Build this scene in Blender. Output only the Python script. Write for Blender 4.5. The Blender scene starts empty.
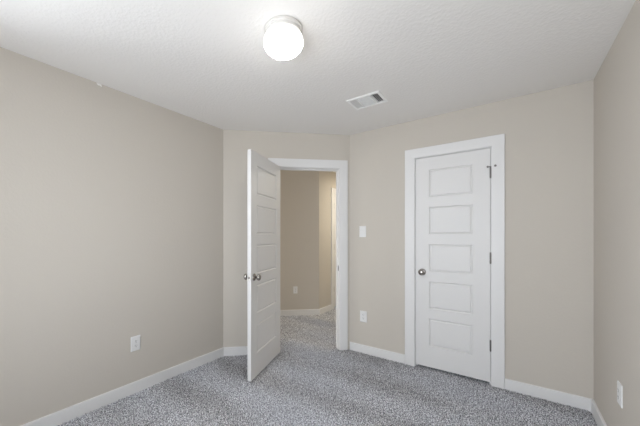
import bpy, bmesh, math, random
import numpy as np
from mathutils import Matrix, Vector

SC = bpy.context.scene
COL = SC.collection

# ------------------------------------------------------------------ camera
H = 1.285                      # lens height above the carpet
YAW = math.radians(38)
cd = bpy.data.cameras.new('camera')
cd.sensor_width = 36.0
cd.lens = 293.5 / 640 * 36
cd.shift_x = 39 / 640
cd.shift_y = 23.3 / 640
cd.clip_start = 0.05
cam = bpy.data.objects.new('camera', cd)
cam.location = (0, 0, H)
cam.rotation_euler = (math.pi / 2, 0, YAW)
COL.objects.link(cam)
SC.camera = cam

# ------------------------------------------------------------------ world, daylight, exposure
w = bpy.data.worlds.new('world')
SC.world = w
w.use_nodes = True
bg = w.node_tree.nodes['Background']
bg.inputs['Color'].default_value = (0.75, 0.87, 1.0, 1)
bg.inputs['Strength'].default_value = 0.6

WX0, WX1, WZ0, WZ1 = -1.80, 0.30, 0.55, 2.10      # opening of the added, unseen window behind the camera
LAMP_W = 24.0          # emission strength of the glass globe
DAY_W = 98.0           # daylight through the added window behind the camera
HALL_W = 13.0
SIDE_W = 122.0          # daylight through the added window at the left wall's near end
UPLIGHT_W = 13.0         # added uplight through the rear window, brightens the ceiling

def area(name, loc, rot, sx, sy, power, color, disk=False):
    l = bpy.data.lights.new(name, 'AREA')
    l.shape = 'DISK' if disk else 'RECTANGLE'
    l.size = sx
    if not disk:
        l.size_y = sy
    l.energy = power
    l.color = color
    o = bpy.data.objects.new(name, l)
    o.location = loc
    o.rotation_euler = rot
    COL.objects.link(o)
    return o

area('added_window_daylight', ((WX0 + WX1) / 2, -0.53 - 1.2, 1.45), (math.radians(90), 0, 0),
     3.2, 2.4, DAY_W, (0.88, 0.93, 1.0))
LY0, LY1 = -0.45, 0.22         # second added window, out of view at the left wall's near end
area('added_side_daylight', (-2.45 - 1.2, (LY0 + LY1) / 2, 1.45), (math.radians(90), 0, math.radians(-90)),
     2.2, 2.2, SIDE_W, (0.88, 0.93, 1.0))
area('ceiling_uplight_fill', ((WX0 + WX1) / 2, -0.53 - 1.3, 0.10), (math.radians(90 + 48), 0, 0),
     2.6, 1.4, UPLIGHT_W, (1.0, 0.98, 0.94))  # added lamp below the rear window, aimed up to lift the ceiling
area('hall_lamp_light', (-1.62, 5.15, 2.40), (0, 0, 0), 0.25, 0.25, 1.05 * HALL_W, (1.0, 0.92, 0.76), True)
area('hall_fill', (-3.98 * 0.7071 - 1.7 * 0.7071, 3.98 * 0.7071 - 1.7 * 0.7071, 0.95), (math.radians(90), 0, math.radians(-45)), 1.0, 0.9, 1.15 * HALL_W, (1.0, 0.97, 0.91))  # added unseen panel inside the hall, a fill for its facing wall

vs = SC.view_settings
vs.view_transform = 'Standard'
vs.look = 'None'
vs.exposure = 0.87
vs.gamma = 1.0
vs.use_curve_mapping = False
SC.cycles.diffuse_bounces = 8
SC.cycles.max_bounces = 14
SC.cycles.transparent_max_bounces = 12

# ------------------------------------------------------------------ materials
def mat(name, color, rough=0.6, metal=0.0, bump=None, spec=None):
    m = bpy.data.materials.new(name)
    m.use_nodes = True
    nt = m.node_tree
    p = nt.nodes['Principled BSDF']
    p.inputs['Base Color'].default_value = (*color, 1)
    p.inputs['Roughness'].default_value = rough
    p.inputs['Metallic'].default_value = metal
    if spec is not None:
        p.inputs['Specular IOR Level'].default_value = spec
    if bump:
        scale, detail, strength, dist, ramp = bump
        g = nt.nodes.new('ShaderNodeNewGeometry')
        n = nt.nodes.new('ShaderNodeTexNoise')
        n.inputs['Scale'].default_value = scale
        n.inputs['Detail'].default_value = detail
        nt.links.new(g.outputs['Position'], n.inputs['Vector'])
        src = n.outputs['Fac']
        if ramp:
            r = nt.nodes.new('ShaderNodeValToRGB')
            r.color_ramp.elements[0].position = ramp[0]
            r.color_ramp.elements[1].position = ramp[1]
            nt.links.new(src, r.inputs['Fac'])
            src = r.outputs['Color']
        b = nt.nodes.new('ShaderNodeBump')
        b.inputs['Strength'].default_value = strength
        b.inputs['Distance'].default_value = dist
        nt.links.new(src, b.inputs['Height'])
        nt.links.new(b.outputs['Normal'], p.inputs['Normal'])
    return m

M_WALL = mat('greige_wall_paint', (0.543, 0.505, 0.451), 0.75, bump=(60, 3, 0.10, 0.003, (0.40, 0.64)), spec=0.3)
M_CEIL = mat('ceiling_paint', (0.80, 0.785, 0.765), 0.85, bump=(55, 3, 0.20, 0.004, (0.42, 0.62)), spec=0.2)
M_TRIM = mat('white_trim_paint', (0.71, 0.705, 0.70), 0.42, spec=0.4)
M_DOOR = mat('white_door_paint', (0.69, 0.683, 0.675), 0.45, bump=(300, 2, 0.05, 0.001, None), spec=0.4)
M_NICKEL = mat('satin_nickel', (0.34, 0.32, 0.30), 0.20, 1.0)
M_PLATE = mat('bright_nickel', (0.75, 0.73, 0.70), 0.35, 1.0)
M_HINGE = mat('dull_nickel', (0.20, 0.19, 0.18), 0.45, 1.0)
M_PLAST = mat('white_plastic', (0.72, 0.72, 0.715), 0.35)
M_DARK = mat('dark_slot', (0.02, 0.02, 0.02), 0.7)
M_VENT = mat('vent_enamel', (0.86, 0.86, 0.85), 0.45)
M_DUCT = mat('duct_metal', (0.16, 0.16, 0.16), 0.6)
M_PAN = mat('lamp_pan_enamel', (0.62, 0.60, 0.57), 0.4)
M_OUT = mat('exterior_siding', (0.5, 0.5, 0.48), 0.8)

M_GLOBE = bpy.data.materials.new('opal_glass_lit')
M_GLOBE.use_nodes = True
_p = M_GLOBE.node_tree.nodes['Principled BSDF']
_p.inputs['Base Color'].default_value = (0.9, 0.9, 0.88, 1)
_p.inputs['Roughness'].default_value = 0.2
_p.inputs['Emission Color'].default_value = (1.0, 0.968, 0.925, 1)
# emission graded to tame the ceiling halo: dim by the pan, strong below
_n = M_GLOBE.node_tree
_tc = _n.nodes.new('ShaderNodeTexCoord')
_sx = _n.nodes.new('ShaderNodeSeparateXYZ')
_mr = _n.nodes.new('ShaderNodeMapRange')
_mr.inputs['From Min'].default_value = -0.082
_mr.inputs['From Max'].default_value = -0.118
_mr.inputs['To Min'].default_value = 1.05
_mr.inputs['To Max'].default_value = LAMP_W
_n.links.new(_tc.outputs['Object'], _sx.inputs[0])
_n.links.new(_sx.outputs['Z'], _mr.inputs['Value'])
_n.links.new(_mr.outputs['Result'], _p.inputs['Emission Strength'])

M_GLASS = bpy.data.materials.new('window_glass')
M_GLASS.use_nodes = True
_nt = M_GLASS.node_tree
_nt.nodes.remove(_nt.nodes['Principled BSDF'])
_tr = _nt.nodes.new('ShaderNodeBsdfTransparent')
_gl = _nt.nodes.new('ShaderNodeBsdfGlossy')
_gl.inputs['Roughness'].default_value = 0.02
_mx = _nt.nodes.new('ShaderNodeMixShader')
_mx.inputs['Fac'].default_value = 0.06
_nt.links.new(_tr.outputs[0], _mx.inputs[1])
_nt.links.new(_gl.outputs[0], _mx.inputs[2])
_nt.links.new(_mx.outputs[0], _nt.nodes['Material Output'].inputs['Surface'])

def carpet_mat():
    m = bpy.data.materials.new('grey_frieze_carpet')
    m.use_nodes = True
    nt = m.node_tree
    p = nt.nodes['Principled BSDF']
    p.inputs['Roughness'].default_value = 0.95
    p.inputs['Specular IOR Level'].default_value = 0.1
    g = nt.nodes.new('ShaderNodeNewGeometry')
    n = nt.nodes.new('ShaderNodeTexNoise')
    n.inputs['Scale'].default_value = 122
    n.inputs['Detail'].default_value = 2
    nt.links.new(g.outputs['Position'], n.inputs['Vector'])
    r = nt.nodes.new('ShaderNodeValToRGB')
    e = r.color_ramp.elements
    e[0].position = 0.39
    e[0].color = (0.145, 0.147, 0.163, 1)
    e[1].position = 0.61
    e[1].color = (0.93, 0.935, 0.96, 1)
    x = e.new(0.5)
    x.color = (0.47, 0.475, 0.51, 1)
    nt.links.new(n.outputs['Fac'], r.inputs['Fac'])
    nt.links.new(r.outputs['Color'], p.inputs['Base Color'])
    return m
M_CARPET = carpet_mat()

# ------------------------------------------------------------------ helpers
def frame(org, right, into):
    """local x = to the viewer's right along the wall, y = into the wall, z = up"""
    return Matrix(((right[0], into[0], 0, org[0]), (right[1], into[1], 0, org[1]), (0, 0, 1, 0), (0, 0, 0, 1)))

S = math.sqrt(0.5)
N_DOOR, N_HALL = 3.232, 4.741
F_LEFT = frame((-2.45, 0), (0, 1), (-1, 0))
F_ENTRY = frame((-S * N_DOOR, S * N_DOOR), (S, S), (-S, S))
F_BACK = frame((0, 3.125), (1, 0), (0, 1))
F_RIGHT = frame((0.484, 0), (0, -1), (1, 0))
F_FRONT = frame((0, -0.53), (-1, 0), (0, -1))
F_HALL = frame((-S * N_HALL, S * N_HALL), (S, S), (-S, S))
F_HSIDE = frame((-2.494, 0), (0, 1), (-1, 0))
FLOOR_Z, CEIL = -0.010, 2.44
T = 0.115
UA, UB = -0.2333, 1.1879            # the entry wall's two corners in its own frame

def at(F, x, y, z=0.0):
    return F @ Matrix.Translation((x, y, z))

def box(bm, x0, x1, y0, y1, z0, z1, ix0=None, ix1=None):
    """box; ix0/ix1 = other x at the y1 side (mitred ends)"""
    a0 = x0 if ix0 is None else ix0
    a1 = x1 if ix1 is None else ix1
    v = [bm.verts.new(c) for c in ((x0, y0, z0), (x1, y0, z0), (a1, y1, z0), (a0, y1, z0),
                                   (x0, y0, z1), (x1, y0, z1), (a1, y1, z1), (a0, y1, z1))]
    for f in ((3, 2, 1, 0), (4, 5, 6, 7), (0, 1, 5, 4), (1, 2, 6, 5), (2, 3, 7, 6), (3, 0, 4, 7)):
        bm.faces.new([v[i] for i in f])

def lathe(bm, prof, axis='Z', seg=32, org=(0, 0, 0), sign=1, squash=1.0):
    """revolve (radius, height) pairs about an axis through org"""
    rings = []
    for r, h in prof:
        ring = []
        for k in range(seg):
            a = 2 * math.pi * k / seg
            c, s_ = r * math.cos(a), r * math.sin(a) * squash
            if axis == 'Z':
                p = (c, s_, sign * h)
            elif axis == 'Y':
                p = (c, sign * h, s_)
            else:
                p = (sign * h, c, s_)
            ring.append(bm.verts.new((org[0] + p[0], org[1] + p[1], org[2] + p[2])))
        rings.append(ring)
    for a, b in zip(rings, rings[1:]):
        for k in range(seg):
            bm.faces.new((a[k], a[(k + 1) % seg], b[(k + 1) % seg], b[k]))
    for ring in (rings[0], rings[-1]):
        bm.faces.new(ring)

def obj(name, bm, m, parent=None, M=None, smooth=False, bevel=0.0):
    bmesh.ops.remove_doubles(bm, verts=bm.verts, dist=1e-6)
    bmesh.ops.recalc_face_normals(bm, faces=bm.faces)
    me = bpy.data.meshes.new(name)
    bm.to_mesh(me)
    bm.free()
    me.materials.append(m)
    if smooth:
        me.polygons.foreach_set('use_smooth', [True] * len(me.polygons))
    o = bpy.data.objects.new(name, me)
    COL.objects.link(o)
    if M is not None:
        o.matrix_world = M
    if parent is not None:
        o.parent = parent
    if smooth:
        es = o.modifiers.new('edge_split', 'EDGE_SPLIT')
        es.split_angle = math.radians(40)
    if bevel:
        b = o.modifiers.new('bevel', 'BEVEL')
        b.width = bevel
        b.segments = 2
        b.limit_method = 'ANGLE'
    return o

def empty(name, M):
    o = bpy.data.objects.new(name, None)
    o.empty_display_size = 0.05
    COL.objects.link(o)
    o.matrix_world = M
    return o

def tag(o, label, cat, group=None, kind=None):
    o['label'] = label
    o['category'] = cat
    if group:
        o['group'] = group
    if kind:
        o['kind'] = kind
    return o

def B():
    return bmesh.new()

# ------------------------------------------------------------------ walls
def wall(name, F, x0, x1, label, holes=(), e0=0.0, e1=0.0, z1=CEIL + 0.02, t=T, m=M_WALL):
    """e0/e1: how far the far side runs past each end (mitre)"""
    bm = B()
    xs = [x0]
    for h in sorted(holes):
        xs += [h[0], h[1]]
    xs.append(x1)
    z0 = FLOOR_Z
    for i in range(len(xs) - 1):
        a, b = xs[i], xs[i + 1]
        ia = a - (e0 if i == 0 else 0)
        ib = b + (e1 if i == len(xs) - 2 else 0)
        if i % 2 == 0:
            box(bm, a, b, 0, t, z0, z1, ia, ib)
        else:
            h = sorted(holes)[i // 2]
            if h[2] > z0 + 1e-4:
                box(bm, a, b, 0, t, z0, h[2])
            box(bm, a, b, 0, t, h[3], z1)
    return tag(obj(name, bm, m, M=F), label, 'wall', kind='structure')

MQ = T * math.tan(math.radians(22.5))
OP0, OP1, OPZ = 0.350, 1.062, 2.050          # clear opening of the bedroom doorway
CL0, CL1, CLZ = -0.744, -0.1335, 2.055       # clear opening of the closet doorway
HD0, HD1, HDZ = 4.722, 5.485, 2.045          # hall door
JB = 0.019
wl = wall('wall_left', F_LEFT, -0.53, 2.12, 'long bare greige wall on the left of the room', [(LY0, LY1, WZ0, WZ1)], e0=T, e1=MQ)
wall('wall_entry', F_ENTRY, UA, UB, 'short angled greige wall that holds the open doorway', [(OP0 - JB, OP1 + JB, FLOOR_Z, OPZ + JB)], e0=MQ, e1=MQ)
wall('wall_back', F_BACK, -1.4454, 0.484, 'greige wall with the closed white closet door', [(CL0 - JB, CL1 + JB, FLOOR_Z, CLZ + JB)], e0=MQ, e1=T)
wall('wall_right', F_RIGHT, -3.125, 0.53, 'greige wall running along the right edge of the picture', e0=T, e1=T)
wall('wall_front', F_FRONT, -0.484, 2.45, 'greige wall with the added window behind the viewer', [(-WX1, -WX0, WZ0, WZ1)], e0=T, e1=T)
UH = 1.2148
wall('wall_hall', F_HALL, -2.2, UH, 'hallway wall straight behind the open doorway', e0=0.0, e1=-MQ)
wall('wall_hall_side', F_HSIDE, 4.212, 6.5, 'warm lit hallway wall receding past the corner', [(HD0 - JB, HD1 + JB, FLOOR_Z, HDZ + JB)], e0=-MQ, e1=T)
wall('wall_hall_far', frame((0, 6.5), (1, 0), (0, 1)), -2.494, -1.30, 'hallway end wall out of sight round the corner', e0=T, e1=T)
wall('wall_hall_right', frame((-1.30, 0), (0, -1), (1, 0)), -6.5, -3.26, 'hallway wall out of sight behind the closet', t=0.06)
# the hall's left end, square to the diagonal walls
wall('wall_hall_left', frame((-S * N_DOOR - S * 2.2, S * N_DOOR - S * 2.2), (-S, S), (-S, -S)), 0.05, N_HALL - N_DOOR + T, 'hallway end wall out of sight to the left')
bm = B()
box(bm, -2.32, UA - MQ, 0.02, T, FLOOR_Z, CEIL + 0.02)
tag(obj('wall_hall_near', bm, M_WALL, M=F_ENTRY), 'hallway wall out of sight left of the doorway', 'wall', kind='structure')
# closet shell
bm = B()
box(bm, -1.18, 0.36, 3.88, 3.94, FLOOR_Z, CEIL + 0.02)
box(bm, -1.20, -1.14, 3.24, 3.88, FLOOR_Z, CEIL + 0.02)
box(bm, 0.30, 0.36, 3.24, 3.88, FLOOR_Z, CEIL + 0.02)
tag(obj('wall_closet', bm, M_WALL), 'closet walls hidden behind the closed white door', 'wall', kind='structure')

# floor
bm = B()
box(bm, -5.4, 0.75, -0.70, 6.7, FLOOR_Z - 0.06, FLOOR_Z)
tag(obj('floor', bm, M_CARPET), 'speckled grey carpeted floor of the room and hall', 'floor', kind='structure')

# ceiling with a hole for the air register
VX0, VX1, VY0, VY1 = -1.082, -0.842, 2.330, 2.518
bm = B()
cx0, cx1, cy0, cy1 = -5.4, 0.75, -0.70, 6.7
box(bm, cx0, VX0, cy0, cy1, CEIL, CEIL + 0.08)
box(bm, VX1, cx1, cy0, cy1, CEIL, CEIL + 0.08)
box(bm, VX0, VX1, cy0, VY0, CEIL, CEIL + 0.08)
box(bm, VX0, VX1, VY1, cy1, CEIL, CEIL + 0.08)
tag(obj('ceiling', bm, M_CEIL), 'flat off-white textured ceiling above the whole room', 'ceiling', kind='structure')

# small smear of ceiling paint on the left wall's top edge
bm = B()
bmesh.ops.create_icosphere(bm, subdivisions=3, radius=1.0)
rng = random.Random(4)
for v in bm.verts:
    k = 1 + 0.25 * math.sin(5 * v.co.x + 2 * v.co.z)
    v.co = Vector((0.906 + 0.018 * k * v.co.x, -0.003 * v.co.y, 2.436 + 0.013 * k * v.co.z - 0.004 * v.co.x))
ps = obj('paint_smear', bm, M_CEIL, parent=wl, smooth=True)
ps['label'] = 'small white paint smear at the ceiling line'

# ------------------------------------------------------------------ casings, jambs
def casing(name, F, x0, x1, zt, label, width=0.092, depth=T, stop_y=0.040):
    """U of flat casing round an opening (x0..x1 clear, zt head), jamb and door stop as parts"""
    i0, i1, iz = x0 - 0.005, x1 + 0.005, zt + 0.005
    prof = [(0, 0), (0, -0.010), (0.004, -0.013), (width - 0.012, -0.016), (width - 0.003, -0.017), (width, -0.014), (width, 0)]
    bm = B()
    rows = []
    for a, d in prof:
        rows.append([bm.verts.new(c) for c in ((i0 - a, d, FLOOR_Z), (i0 - a, d, iz + a), (i1 + a, d, iz + a), (i1 + a, d, FLOOR_Z))])
    for r0, r1 in zip(rows, rows[1:] + rows[:1]):
        for k in range(3):
            bm.faces.new((r0[k], r0[k + 1], r1[k + 1], r1[k]))
    bm.faces.new([r[0] for r in rows])
    bm.faces.new([r[3] for r in rows])
    t = tag(obj(name, bm, M_TRIM, M=F), label, 'trim', kind='structure')
    bm = B()
    jt = JB - 0.001
    box(bm, x0 - jt, x0, -0.0005, depth, FLOOR_Z, zt + jt)
    box(bm, x1, x1 + jt, -0.0005, depth, FLOOR_Z, zt + jt)
    box(bm, x0, x1, -0.0005, depth, zt, zt + jt)
    obj('jamb', bm, M_TRIM, parent=t)
    bm = B()
    sd = 0.011
    box(bm, x0, x0 + sd, stop_y, stop_y + 0.034, FLOOR_Z, zt - sd)
    box(bm, x1 - sd, x1, stop_y, stop_y + 0.034, FLOOR_Z, zt - sd)
    box(bm, x0, x1, stop_y, stop_y + 0.034, zt - sd, zt)
    obj('door_stop', bm, M_TRIM, parent=t, bevel=0.002)
    return t

c1 = casing('trim_1', F_BACK, CL0, CL1, CLZ, 'flat white casing around the closed closet door')
c2 = casing('trim_2', F_ENTRY, OP0, OP1, OPZ, 'flat white casing around the open bedroom doorway')
c3 = casing('trim_3', F_HSIDE, HD0, HD1, HDZ, 'white casing of the far hallway door, seen as a sliver')
# strike plate on the right jamb of the doorway
bm = B()
box(bm, OP1 - 0.0015, OP1 + 0.0005, 0.006, 0.034, 0.890, 0.950)
k = obj('strike_plate', bm, M_NICKEL, parent=c2, bevel=0.0005)
k['label'] = 'small nickel strike plate'
bm = B()
box(bm, OP1 - 0.0022, OP1 - 0.0010, 0.012, 0.028, 0.905, 0.935)
obj('latch_hole', bm, M_DARK, parent=k)

# ------------------------------------------------------------------ baseboards
BH = 0.084
def baseboard(name, F, x0, x1, label, m0=0.0, m1=0.0):
    """m0/m1: how much longer (+) the wall side is than the room side at each end"""
    prof = [(0.0, FLOOR_Z), (-0.014, FLOOR_Z), (-0.014, BH - 0.004), (-0.011, BH), (0.0, BH)]
    bm = B()
    A_, C_ = [], []
    for y, z in prof:
        q = -y / 0.014
        A_.append(bm.verts.new((x0 + m0 * q, y, z)))
        C_.append(bm.verts.new((x1 - m1 * q, y, z)))
    n = len(prof)
    for i in range(n):
        j = (i + 1) % n
        bm.faces.new((A_[i], A_[j], C_[j], C_[i]))
    bm.faces.new(A_)
    bm.faces.new(C_)
    return tag(obj(name, bm, M_TRIM, M=F), label, 'baseboard', kind='structure')

q = 0.014
mq = q * math.tan(math.radians(22.5))
baseboard('baseboard_left', F_LEFT, -0.53, 2.12, 'long white baseboard along the left wall', q, mq)
baseboard('baseboard_entry', F_ENTRY, UA, OP0 - 0.098, 'short white baseboard behind the open door', mq, 0)
baseboard('baseboard_back', F_BACK, -1.4454, CL0 - 0.098, 'white baseboard between the doorway and the closet door', mq, 0)
baseboard('baseboard_back.001', F_BACK, CL1 + 0.098, 0.484, 'white baseboard from closet casing to right corner', 0, q)
baseboard('baseboard_right', F_RIGHT, -3.125, 0.53, 'white baseboard along the right wall', q, q)
baseboard('baseboard_front', F_FRONT, -0.484, 2.45, 'white baseboard under the added window behind the viewer', q, q)
baseboard('baseboard_hall', F_HALL, -2.2, UH, 'white baseboard on the hallway wall below the outlet', 0, -mq)
baseboard('baseboard_hall_side', F_HSIDE, 4.212, HD0 - 0.098, 'short white baseboard past the hallway corner', -mq, 0)

# ------------------------------------------------------------------ doors
LEAF_T = 0.035
PANELS = [(0.222, 0.487), (0.583, 0.848), (0.944, 1.209), (1.305, 1.570), (1.666, 1.931)]

def leaf_mesh(wd, z0, z1, stile, stile2=None):
    bm = B()
    xs = [0, stile, wd - (stile2 or stile), wd]
    zs = [z0]
    for a, b in PANELS:
        zs += [a, b]
    zs.append(z1)
    for y in (0.0, LEAF_T):
        for i in range(3):
            for j in range(len(zs) - 1):
                if i == 1 and j % 2 == 1:
                    continue
                bm.faces.new([bm.verts.new(c) for c in ((xs[i], y, zs[j]), (xs[i + 1], y, zs[j]), (xs[i + 1], y, zs[j + 1]), (xs[i], y, zs[j + 1]))])
    e = [(0, 0), (wd, 0)]
    for (xa, ya, xb, yb) in ((0, 0, 0, LEAF_T), (wd, 0, wd, LEAF_T)):
        bm.faces.new([bm.verts.new(c) for c in ((xa, ya, z0), (xb, yb, z0), (xb, yb, z1), (xa, ya, z1))])
    for z in (z0, z1):
        bm.faces.new([bm.verts.new(c) for c in ((0, 0, z), (wd, 0, z), (wd, LEAF_T, z), (0, LEAF_T, z))])
    return bm

def panel_mesh(x0, x1, z0, z1):
    bm = B()
    prof = [(0, 0), (0.003, 0.005), (0.008, 0.0095), (0.012, 0.0090), (0.021, 0.0025)]
    for y, sg in ((0.0, 1), (LEAF_T, -1)):
        rings = [[bm.verts.new(c) for c in ((x0 + i, y + sg * d, z0 + i), (x1 - i, y + sg * d, z0 + i), (x1 - i, y + sg * d, z1 - i), (x0 + i, y + sg * d, z1 - i))] for i, d in prof]
        for a, b in zip(rings, rings[1:]):
            for k in range(4):
                bm.faces.new((a[k], a[(k + 1) % 4], b[(k + 1) % 4], b[k]))
        bm.faces.new(rings[-1])
    return bm

def knob(parent, x, z, side):
    """side -1: on the y=0 face pointing to -y; +1: on the back face"""
    y = 0.0 if side < 0 else LEAF_T
    bm = B()
    lathe(bm, [(0.009, 0.002), (0.0095, 0.022), (0.013, 0.028), (0.0225, 0.033), (0.0272, 0.041), (0.0280, 0.049), (0.0255, 0.056), (0.018, 0.061), (0.006, 0.0635)], 'Y', 28, (x, y, z), side)
    k = obj('door_knob', bm, M_NICKEL, parent=parent, smooth=True)
    k['label'] = 'round satin nickel knob'
    bm = B()
    lathe(bm, [(0.0330, -0.001), (0.0330, 0.003), (0.031, 0.006), (0.022, 0.009), (0.012, 0.010)], 'Y', 28, (x, y, z), side)
    obj('rosette', bm, M_NICKEL, parent=k, smooth=True)
    return k

def hinge(parent, x, y, z, plate_dx, h=0.089):
    bm = B()
    for i in range(5):
        a = z - h / 2 + h / 5 * i
        lathe(bm, [(0.0062, a + 0.0006), (0.0062, a + h / 5 - 0.0006)], 'Z', 14, (x, y, 0))
    lathe(bm, [(0.0045, z - h / 2 - 0.004), (0.0045, z + h / 2 + 0.003), (0.0065, z + h / 2 + 0.003), (0.0055, z + h / 2 + 0.007)], 'Z', 14, (x, y, 0))
    o = obj('hinge', bm, M_HINGE, parent=parent, smooth=True)
    o['label'] = 'dull grey metal hinge'
    return o

# closed closet door (hinges on the right, knob on the left)
M1 = at(F_BACK, CL0 + 0.003, 0.002)
W1 = CL1 - CL0 - 0.006
ZB = 0.018
d1 = tag(obj('door_1', leaf_mesh(W1, ZB, CLZ - 0.004, 0.119, 0.130), M_DOOR, M=M1), 'closed white five-panel closet door with a knob on its left', 'door', kind='structure')
for a, b in PANELS:
    obj('panel', panel_mesh(0.119, W1 - 0.130, a, b), M_DOOR, parent=d1)
knob(d1, 0.060, 0.935, -1)
bm = B()
box(bm, -0.0018, 0.0012, 0.001, 0.026, 0.905, 0.962)
o = obj('latch_plate', bm, M_HINGE, parent=d1)
for z in (0.335, 1.094, 1.836):
    hg = hinge(d1, W1 + 0.0015, -0.0068, z, 0)
# hinge pin door stop on the top hinge
bm = B()
zt = 1.836 + 0.052
lathe(bm, [(0.0085, -0.002), (0.0085, 0.003)], 'Z', 14, (W1 + 0.0015, -0.0068, zt))
box(bm, W1 - 0.020, W1 + 0.036, -0.0110, -0.0040, zt - 0.004, zt + 0.004)
lathe(bm, [(0.0032, 0.0), (0.0032, 0.030)], 'Y', 10, (W1 + 0.036, -0.006, zt), -1)
lathe(bm, [(0.0085, 0.020), (0.0095, 0.024), (0.0085, 0.030)], 'Y', 12, (W1 + 0.036, -0.006, zt), -1)
lathe(bm, [(0.0080, 0.0), (0.0090, 0.010), (0.0080, 0.014)], 'Y', 12, (W1 - 0.018, -0.008, zt), -1)
o = obj('pin_stop', bm, M_HINGE, parent=hg, smooth=True)
o['label'] = 'hinge pin bumper with two short arms'

# open bedroom door, swung into the room past square
W2 = 0.710
OPEN = math.radians(118.0)
pin = F_ENTRY @ Matrix.Translation((OP0 + 0.001, -0.006, 0))
M2 = pin @ Matrix.Rotation(-OPEN, 4, 'Z') @ Matrix.Translation((0.002, 0.006, 0))
d2 = tag(obj('door_2', leaf_mesh(W2, 0.014, OPZ - 0.003, 0.116), M_DOOR, M=M2), 'white five-panel door standing open into the room', 'door', kind='structure')
for a, b in PANELS:
    obj('panel', panel_mesh(0.116, W2 - 0.116, a, b), M_DOOR, parent=d2)
knob(d2, W2 - 0.060, 0.920, -1)
knob(d2, W2 - 0.060, 0.920, 1)
bm = B()
box(bm, W2 - 0.001, W2 + 0.0012, 0.006, 0.029, 0.894, 0.946)
k = obj('latch_plate', bm, M_PLATE, parent=d2, bevel=0.0004)
bm = B()
box(bm, W2 + 0.0005, W2 + 0.010, 0.011, 0.024, 0.912, 0.928, W2 + 0.0005, W2 + 0.004)
obj('latch_bolt', bm, M_HINGE, parent=k)
for z in (0.30, 1.06, 1.82):
    hinge(d2, -0.002, -0.006, z, 0)

# hall door beyond the corner, closed
M3 = at(F_HSIDE, HD0 + 0.003, 0.002)
W3 = HD1 - HD0 - 0.006
d3 = tag(obj('door_3', leaf_mesh(W3, ZB, HDZ - 0.004, 0.116), M_DOOR, M=M3), 'white hallway door at the far end, mostly hidden by the jamb', 'door', kind='structure')
for a, b in PANELS:
    obj('panel', panel_mesh(0.116, W3 - 0.116, a, b), M_DOOR, parent=d3)
knob(d3, W3 - 0.060, 0.920, -1)
for z in (0.34, 1.09, 1.83):
    hinge(d3, -0.0015, -0.0068, z, 0)

# ------------------------------------------------------------------ windows added out of view to let daylight in
def window(name, F, wx0, wx1, label):
    bm = B()
    fw = 0.045
    for (a, b, c, d) in ((wx0, wx0 + fw, WZ0, WZ1), (wx1 - fw, wx1, WZ0, WZ1), (wx0 + fw, wx1 - fw, WZ0, WZ0 + fw), (wx0 + fw, wx1 - fw, WZ1 - fw, WZ1)):
        box(bm, a, b, 0.05, 0.10, c, d)
    win = tag(obj(name, bm, M_TRIM, M=F, bevel=0.002), label, 'window', kind='structure')
    bm = B()
    zm = (WZ0 + WZ1) / 2
    box(bm, wx0 + fw, wx1 - fw, 0.055, 0.095, zm - 0.022, zm + 0.022)
    obj('meeting_rail', bm, M_TRIM, parent=win, bevel=0.002)
    for a, b in ((WZ0 + fw, zm - 0.022), (zm + 0.022, WZ1 - fw)):
        bm = B()
        box(bm, wx0 + fw, wx1 - fw, 0.073, 0.077, a, b)
        obj('glass_pane', bm, M_GLASS, parent=win)
    bm = B()
    box(bm, wx0 - 0.04, wx1 + 0.04, -0.03, 0.05, WZ0 - 0.022, WZ0)
    obj('sill', bm, M_TRIM, parent=win, bevel=0.003)
window('added_window_1', F_FRONT, -WX1, -WX0, 'unseen white framed window added in the wall behind the viewer')
window('added_window_2', F_LEFT, LY0, LY1, 'unseen narrow white framed window added at the near end of the left wall')

# ------------------------------------------------------------------ ceiling light
LX, LY = -0.996, 1.297
lamp = empty('ceiling_light', Matrix.Translation((LX, LY, CEIL)))
tag(lamp, 'round flush ceiling light with a glowing white glass globe', 'ceiling light')
bm = B()
lathe(bm, [(0.030, 0.0), (0.104, 0.0), (0.106, -0.004), (0.106, -0.014), (0.102, -0.018), (0.0985, -0.020), (0.0985, -0.034), (0.095, -0.038), (0.030, -0.038)], 'Z', 48)
obj('base_pan', bm, M_PAN, parent=lamp, smooth=True)
bm = B()
prof = [(0.010, -0.030), (0.080, -0.030)]
for k in range(0, 19):
    a = math.radians(38 - k * (128 / 18))
    prof.append((max(0.001, 0.111 * math.cos(a)), -0.076 + 0.072 * math.sin(a)))
lathe(bm, prof, 'Z', 48)
g = obj('glass_globe', bm, M_GLOBE, parent=lamp, smooth=True)
g['label'] = 'glowing opal glass globe'

# ------------------------------------------------------------------ air register in the ceiling
VC = ((VX0 + VX1) / 2, (VY0 + VY1) / 2)
vent = empty('ceiling_vent', Matrix.Translation((VC[0], VC[1], CEIL)))
tag(vent, 'white rectangular three-section ceiling air vent', 'vent')
hx, hy = (VX1 - VX0) / 2, (VY1 - VY0) / 2
bm = B()
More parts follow.
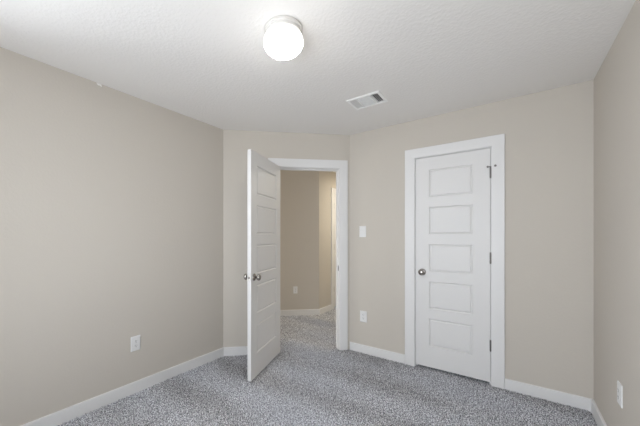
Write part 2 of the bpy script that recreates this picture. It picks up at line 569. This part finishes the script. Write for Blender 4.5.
# flanged frame: outer rim slopes up to the ceiling
ringz = [(0.022, 0.0), (0.022, -0.003), (0.016, -0.007), (0.0, -0.008), (-0.003, -0.005), (-0.003, 0.010)]
rings = []
for o_, z in ringz:
    rings.append([bm.verts.new(c) for c in ((-hx - o_, -hy - o_, z), (hx + o_, -hy - o_, z), (hx + o_, hy + o_, z), (-hx - o_, hy + o_, z))])
for a, b in zip(rings, rings[1:]):
    for k in range(4):
        bm.faces.new((a[k], a[(k + 1) % 4], b[(k + 1) % 4], b[k]))
obj('frame', bm, M_VENT, parent=vent)
d_1, d_2 = -hx + 0.062, hx - 0.062
bm = B()
bm.free()
for d in (d_1, d_2):
    bm = B()
    box(bm, d - 0.004, d + 0.004, -hy, hy, -0.007, 0.012)
    obj('divider', bm, M_VENT, parent=vent)
def slat(cx_, cy_, length, along, tilt, wd=0.019):
    b_ = B()
    box(b_, -length / 2, length / 2, -wd / 2, wd / 2, -0.0006, 0.0006)
    R = Matrix.Rotation(tilt, 4, 'X')
    if along == 'y':
        R = Matrix.Rotation(math.pi / 2, 4, 'Z') @ R
    bmesh.ops.transform(b_, matrix=Matrix.Translation((cx_, cy_, 0.002)) @ R, verts=b_.verts)
    return obj('slat', b_, M_VENT, parent=vent)
# rotating about z by 90 deg turns local y into -x
for i in range(4):
    slat(-hx + 0.012 + i * 0.0145, 0, 2 * hy - 0.004, 'y', math.radians(-55))
for i in range(4):
    slat(d_2 + 0.012 + i * 0.0145, 0, 2 * hy - 0.004, 'y', math.radians(46))
ny = 12
for i in range(ny):
    yy = -hy + 0.012 + i * (2 * hy - 0.024) / (ny - 1)
    slat((d_1 + d_2) / 2, yy, d_2 - d_1 - 0.010, 'x', math.radians(76))
bm = B()
for (a, b, c, d) in ((-hx, -hx + 0.002, -hy, hy), (hx - 0.002, hx, -hy, hy), (-hx, hx, -hy, -hy + 0.002), (-hx, hx, hy - 0.002, hy)):
    box(bm, a, b, c, d, 0.010, 0.20)
box(bm, -hx, hx, -hy, hy, 0.20, 0.205)
obj('duct', bm, M_DUCT, parent=vent)

# ------------------------------------------------------------------ outlets and switch
PW, PH = 0.0785, 0.122
def plate_mesh(wd, ht):
    bm = B()
    prof = [(0.0, 0.0), (0.0, -0.0035), (0.002, -0.0055), (0.005, -0.0065)]
    rings = [[bm.verts.new(c) for c in ((-wd / 2 + i, y, -ht / 2 + i), (wd / 2 - i, y, -ht / 2 + i), (wd / 2 - i, y, ht / 2 - i), (-wd / 2 + i, y, ht / 2 - i))] for i, y in prof]
    for a, b in zip(rings, rings[1:]):
        for k in range(4):
            bm.faces.new((a[k], a[(k + 1) % 4], b[(k + 1) % 4], b[k]))
    bm.faces.new(rings[-1])
    bm.faces.new(rings[0])
    return bm

def screw(parent, z):
    bm = B()
    lathe(bm, [(0.0032, 0.006), (0.0032, 0.0072), (0.002, 0.0078)], 'Y', 12, (0, 0, z), -1)
    obj('screw', bm, M_PLAST, parent=parent)

def outlet(F, x, z, label, wd=PW, ht=PH):
    o = empty('wall_outlet', at(F, x, 0, z))
    tag(o, label, 'outlet', 'white duplex outlets on the walls')
    obj('cover_plate', plate_mesh(wd, ht), M_PLAST, parent=o)
    for zc in (0.0195, -0.0195):
        bm = B()
        lathe(bm, [(0.0172, 0.005), (0.0172, 0.0080), (0.0160, 0.0088), (0.004, 0.0090)], 'Y', 24, (0, 0, zc), -1, 0.82)
        r = obj('receptacle', bm, M_PLAST, parent=o)
        bm = B()
        box(bm, -0.0075, -0.0053, -0.0094, -0.0086, zc - 0.001, zc + 0.008)
        box(bm, 0.0053, 0.0075, -0.0094, -0.0086, zc, zc + 0.007)
        lathe(bm, [(0.0027, 0.0086), (0.0027, 0.0094)], 'Y', 12, (0, 0, zc - 0.0075), -1)
        obj('slot', bm, M_DARK, parent=r)
    screw(o, 0.0)
    return o

outlet(F_LEFT, 1.176, 0.398, 'white duplex outlet low on the long left wall')
outlet(F_BACK, -1.281, 0.397, 'white duplex outlet low between the doorway and the closet door')
outlet(F_RIGHT, -2.452, 0.405, 'white duplex outlet on the right wall, seen almost edge-on')
outlet(F_HALL, 0.8195, 0.406, 'white duplex outlet in the hallway, seen through the doorway', 0.070, 0.115)

sw = empty('light_switch', at(F_BACK, -1.290, 0, 1.337))
tag(sw, 'white light switch at shoulder height right of the open doorway', 'light switch')
obj('cover_plate', plate_mesh(PW - 0.003, PH + 0.002), M_PLAST, parent=sw)
bm = B()
box(bm, -0.005, 0.005, -0.0074, -0.0060, -0.012, 0.012)
obj('toggle_bezel', bm, M_PLAST, parent=sw)
bm = B()
box(bm, -0.0036, 0.0036, -0.017, -0.007, 0.001, 0.008)
obj('toggle', bm, M_PLAST, parent=sw, bevel=0.001)
screw(sw, 0.030)
screw(sw, -0.030)

# ------------------------------------------------------------------ carpet pile
def carpet_pile():
    r = np.random.default_rng(7)
    c = 0.0085
    gx, gy = np.meshgrid(np.arange(-3.9, 0.48, c), np.arange(0.2, 6.4, c))
    p = np.stack([gx.ravel(), gy.ravel()], 1)
    p += r.uniform(-0.5, 0.5, p.shape) * c
    x, y = p[:, 0], p[:, 1]
    n = (-x + y) * S
    u = (x + y) * S
    m_ = 0.018
    zf = -x * math.sin(YAW) + y * math.cos(YAW)
    room = (x > -2.45 + m_) & (x < 0.484 - m_) & (y < 3.125 - m_) & (n < N_DOOR - m_) & (zf > 1.15)
    door = (u > OP0 + 0.014) & (u < OP1 - 0.014) & (n >= N_DOOR - m_) & (n <= N_DOOR + T + 0.005)
    hall = (n > N_DOOR + T) & (x < -1.32) & (u > -0.6) & (u < 3.5) & ((n < N_HALL - m_) | ((u > UH) & (x > -2.494 + m_)))
    p = p[room | door | hall]
    k = len(p)
    base = np.array([[0, 1], [-0.866, -0.5], [0.866, -0.5]])
    a = r.uniform(0, 2 * math.pi, k)
    rad = r.uniform(0.0042, 0.0062, k)
    ca, sa = np.cos(a), np.sin(a)
    v = np.zeros((k, 4, 3))
    for j in range(3):
        bx, by = base[j]
        v[:, j, 0] = p[:, 0] + rad * (ca * bx - sa * by)
        v[:, j, 1] = p[:, 1] + rad * (sa * bx + ca * by)
        v[:, j, 2] = FLOOR_Z - 0.001
    lean = r.normal(0, 0.0045, (k, 2))
    # brushed patches: the pile lies over in slowly changing directions
    for q_ in range(7):
        wv = r.normal(0, 5.5, 2)
        lean += 0.0022 * np.sin(p @ wv + r.uniform(0, 6.3))[:, None] * r.normal(0, 1, 2)
    v[:, 3, 0] = p[:, 0] + lean[:, 0]
    v[:, 3, 1] = p[:, 1] + lean[:, 1]
    v[:, 3, 2] = FLOOR_Z + r.uniform(0.006, 0.013, k)
    tri = np.array([[0, 1, 3], [1, 2, 3], [2, 0, 3]])
    f = (tri[None] + 4 * np.arange(k)[:, None, None]).reshape(-1)
    me = bpy.data.meshes.new('carpet_pile')
    me.vertices.add(4 * k)
    me.vertices.foreach_set('co', v.reshape(-1))
    me.loops.add(len(f))
    me.loops.foreach_set('vertex_index', f)
    me.polygons.add(3 * k)
    me.polygons.foreach_set('loop_start', np.arange(3 * k) * 3)
    me.polygons.foreach_set('loop_total', np.full(3 * k, 3))
    me.update()
    me.validate()
    me.materials.append(M_CARPET)
    o = bpy.data.objects.new('carpet_pile', me)
    COL.objects.link(o)
    o.parent = bpy.data.objects['floor']
    o['kind'] = 'stuff'
    o['label'] = 'short speckled grey carpet pile'
carpet_pile()
